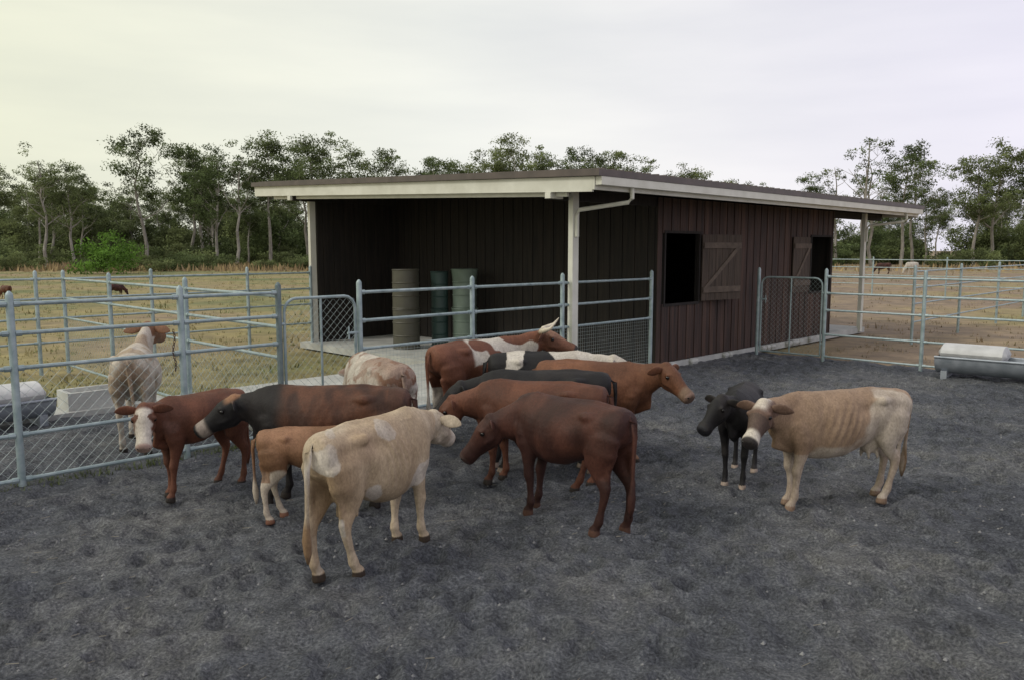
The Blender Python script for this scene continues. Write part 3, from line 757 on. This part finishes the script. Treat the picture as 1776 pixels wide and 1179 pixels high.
front=[(-70,108,14.5),(-66,112,13.0),(-60,105,13.5),(-54.5,100,14.0),(-47.5,104,18.4),(-44,110,17),(-41,106,17),(-37.5,102,15.5),(-32,106,17.8),(-28.5,112,17.2),(-25,104,17.5),(-20,108,17.0),(-16.5,112,16.5),
 (-11,106,15.4),(-8,110,15.0),(-5,108,15.2),(-2,104,14.5),(1,106,17.6),(3.5,112,16.2),(6.5,108,15),(9,106,16.2),(13,108,16.4),(17.5,110,14.4),(20.5,106,12.6),(24,108,13.6),(29.5,110,12),(35,118,12),(41,108,13),(51.5,106,16.6),(56,112,15.5),(60,104,15.0),(64,107,17.0),(68,104,16.6),(72.5,108,17.6),(77,106,16.6)]
for i,(x,y,h) in enumerate(front):
    inst('eucalyptus_tree',TR[i%8],x,y,h/16)
inst('eucalyptus_tree',TS[0],45.5,104,19/18); inst('eucalyptus_tree',TS[1],48.5,108,17/18); inst('eucalyptus_tree',TS[0],43,106,15/18); inst('eucalyptus_tree',TS[1],-57,98,15/18); inst('eucalyptus_tree',TS[0],-34.5,100,16/18)
line=empty('distant_tree_line')
for i in range(125):
    x=random.uniform(-115,120); y=random.uniform(116,165)
    h=random.uniform(9,13)*(1.15 if x<-25 else 1)*(.8 if 18<x<42 else 1)
    inst('tree',TR[i%8],x,y,h/16,line)
for i in range(125):
    x=-118+i*1.95+random.uniform(-1.5,1.5); y=random.uniform(122,150)
    inst('tree',TB[i%3],x,y,random.uniform(.70,1.0)*(1.15 if x<-20 else .88),line)
under=empty('scrub_undergrowth')
for i in range(130):
    x=random.uniform(-100,105); y=random.uniform(98,135)
    inst('shrub',BU[i%3],x,y,random.uniform(.6,1.5),under)
for i in range(34):
    x=random.uniform(-78,-20); inst('shrub',BU[i%3],x,random.uniform(84,100),random.uniform(.4,.9),under)
inst('green_bush',make_bush('green_bush_mesh',99,4.4,6.4,M_leafg,44),-39,77,1)

def tuft_mat():
    m,nt,b=new_mat('dry_tufts'); at=N(nt,'ShaderNodeAttribute',attribute_name='Col'); nt.links.new(at.outputs['Color'],b.inputs['Base Color']); b.inputs['Roughness'].default_value=.9; return m
rng=np.random.default_rng(5); V=[];F=[];C=[]
for i in range(9000):
    y=12+70*rng.uniform()**1.7; x=rng.uniform(-1,1)*(y*.8+2)
    l=YMI@Vector((x,y,0))
    if (l.x<4.0 and l.y<.3) or (-3<l.x<10.5 and -.3<l.y<8.4) or (l.x<-2.6 and l.y<4.1): continue
    right=x>2
    if right and rng.uniform()<.5: continue
    sc=(1+y/60)*(1.8 if rng.uniform()<.05 else .8)
    g=rng.uniform()
    col=(.29,.22,.14) if right else (.28,.24,.11)
    if g<.35: col=(.18,.20,.08) if not right else (.24,.20,.12)
    br=rng.uniform(.85,1.15)
    for k in range(5):
        a=rng.uniform(0,6.28); h=rng.uniform(.03,.09)*sc; w=.010*sc; ox,oy=rng.normal(size=2)*.05*sc
        lx_,ly_=math.cos(a),math.sin(a); b=len(V)
        V+=[(x+ox-ly_*w,y+oy+lx_*w,-.09),(x+ox+ly_*w,y+oy-lx_*w,-.09),(x+ox+lx_*h*.5,y+oy+ly_*h*.5,-.09+h)]
        F.append((b,b+1,b+2)); C+=[(col[0]*br,col[1]*br,col[2]*br,1)]*3
for i in range(3600):
    x=rng.uniform(-75,-15) if i%4 else rng.uniform(-15,80); y=rng.uniform(84,104); h=rng.uniform(.3,.9); b=len(V); a=rng.uniform(0,3.14); w=rng.uniform(.08,.22)
    V+=[(x-math.cos(a)*w,y-math.sin(a)*w,-.09),(x+math.cos(a)*w,y+math.sin(a)*w,-.09),(x+rng.normal()*.2,y,h)]; F.append((b,b+1,b+2)); q=rng.uniform(.7,1.1); C+=[(.34*q,.25*q,.13*q,1)]*3
# weeds along the foot of the near left fence
for i in range(420):
    lx0=rng.uniform(-12.5,-8.0); ly0=rng.normal()*.10; p=YM@Vector((lx0,ly0,0))
    for k in range(4):
        a=rng.uniform(0,6.28); h=rng.uniform(.02,.07); w=.005; b=len(V); ca,sa=math.cos(a),math.sin(a)
        V+=[(p.x-sa*w,p.y+ca*w,-.02),(p.x+sa*w,p.y-ca*w,-.02),(p.x+ca*h*.7,p.y+sa*h*.7,h)]; F.append((b,b+1,b+2)); q=rng.uniform(.6,1.2); C+=[(.13*q,.16*q,.06*q,1)]*3
me=bpy.data.meshes.new('grass_tufts'); me.from_pydata(V,[],F); me.materials.append(tuft_mat())
a=me.color_attributes.new('Col','FLOAT_COLOR','POINT'); a.data.foreach_set('color',np.array(C).ravel())
COL.objects.link(bpy.data.objects.new('grass_tufts',me))

# ------------------------------------------------------------------ sky and light
w=bpy.data.worlds.new('World'); scene.world=w; w.use_nodes=True; nt=w.node_tree
for n in list(nt.nodes): nt.nodes.remove(n)
out=N(nt,'ShaderNodeOutputWorld'); sky=N(nt,'ShaderNodeTexSky',sky_type='NISHITA'); sky.sun_disc=False
SE,SR=42,245
sky.sun_elevation=R(SE); sky.sun_rotation=R(SR); sky.dust_density=4
bg1=N(nt,'ShaderNodeBackground'); bg1.inputs['Strength'].default_value=.10; nt.links.new(sky.outputs[0],bg1.inputs[0])
tc=N(nt,'ShaderNodeTexCoord'); mp=N(nt,'ShaderNodeMapping'); mp.inputs['Scale'].default_value=(1.2,1.2,7); mp.inputs['Rotation'].default_value=(.05,.08,.3)
nt.links.new(tc.outputs['Generated'],mp.inputs[0])
cn=N(nt,'ShaderNodeTexNoise'); cn.inputs['Scale'].default_value=1.3; cn.inputs['Detail'].default_value=6; nt.links.new(mp.outputs[0],cn.inputs['Vector'])
cr=ramp(nt,[(.3,(.86,.87,.90)),(.7,(1.08,1.07,1.05))]); nt.links.new(cn.outputs[0],cr.inputs[0])
sx=N(nt,'ShaderNodeSeparateXYZ'); nt.links.new(tc.outputs['Generated'],sx.inputs[0])
mr=N(nt,'ShaderNodeMapRange'); mr.inputs['From Min'].default_value=-.6; mr.inputs['From Max'].default_value=.6; nt.links.new(sx.outputs['X'],mr.inputs['Value'])
tr=ramp(nt,[(0,(.90,.91,.71)),(.45,(.93,.94,.89)),(1,(.89,.86,.99))]); nt.links.new(mr.outputs[0],tr.inputs[0])
mx=N(nt,'ShaderNodeMixRGB',blend_type='MULTIPLY'); mx.inputs[0].default_value=1
nt.links.new(cr.outputs[0],mx.inputs[1]); nt.links.new(tr.outputs[0],mx.inputs[2])
bg2=N(nt,'ShaderNodeBackground'); bg2.inputs['Strength'].default_value=1.0; nt.links.new(mx.outputs[0],bg2.inputs[0])
ms=N(nt,'ShaderNodeMixShader'); ms.inputs[0].default_value=.93
nt.links.new(bg1.outputs[0],ms.inputs[1]); nt.links.new(bg2.outputs[0],ms.inputs[2]); nt.links.new(ms.outputs[0],out.inputs[0])
sun=bpy.data.lights.new('sun','SUN'); sun.energy=1.2; sun.angle=R(14); sun.color=(1,.96,.91)
so=bpy.data.objects.new('sun',sun); COL.objects.link(so)
az=R(SR); d=Vector((math.sin(az)*math.cos(R(SE)),math.cos(az)*math.cos(R(SE)),math.sin(R(SE))))
so.rotation_euler=d.to_track_quat('Z','Y').to_euler(); so.location=(0,0,20)

cam=bpy.data.cameras.new('camera'); cam.lens=28; cam.sensor_width=36; cam.clip_end=3000; cam.clip_start=.05
cob=bpy.data.objects.new('camera',cam); COL.objects.link(cob); cob.location=(0,0,2.3); cob.rotation_euler=(R(90-6.5),0,0)
scene.camera=cob
scene.view_settings.view_transform='Standard'; scene.view_settings.look='None'; scene.view_settings.exposure=0
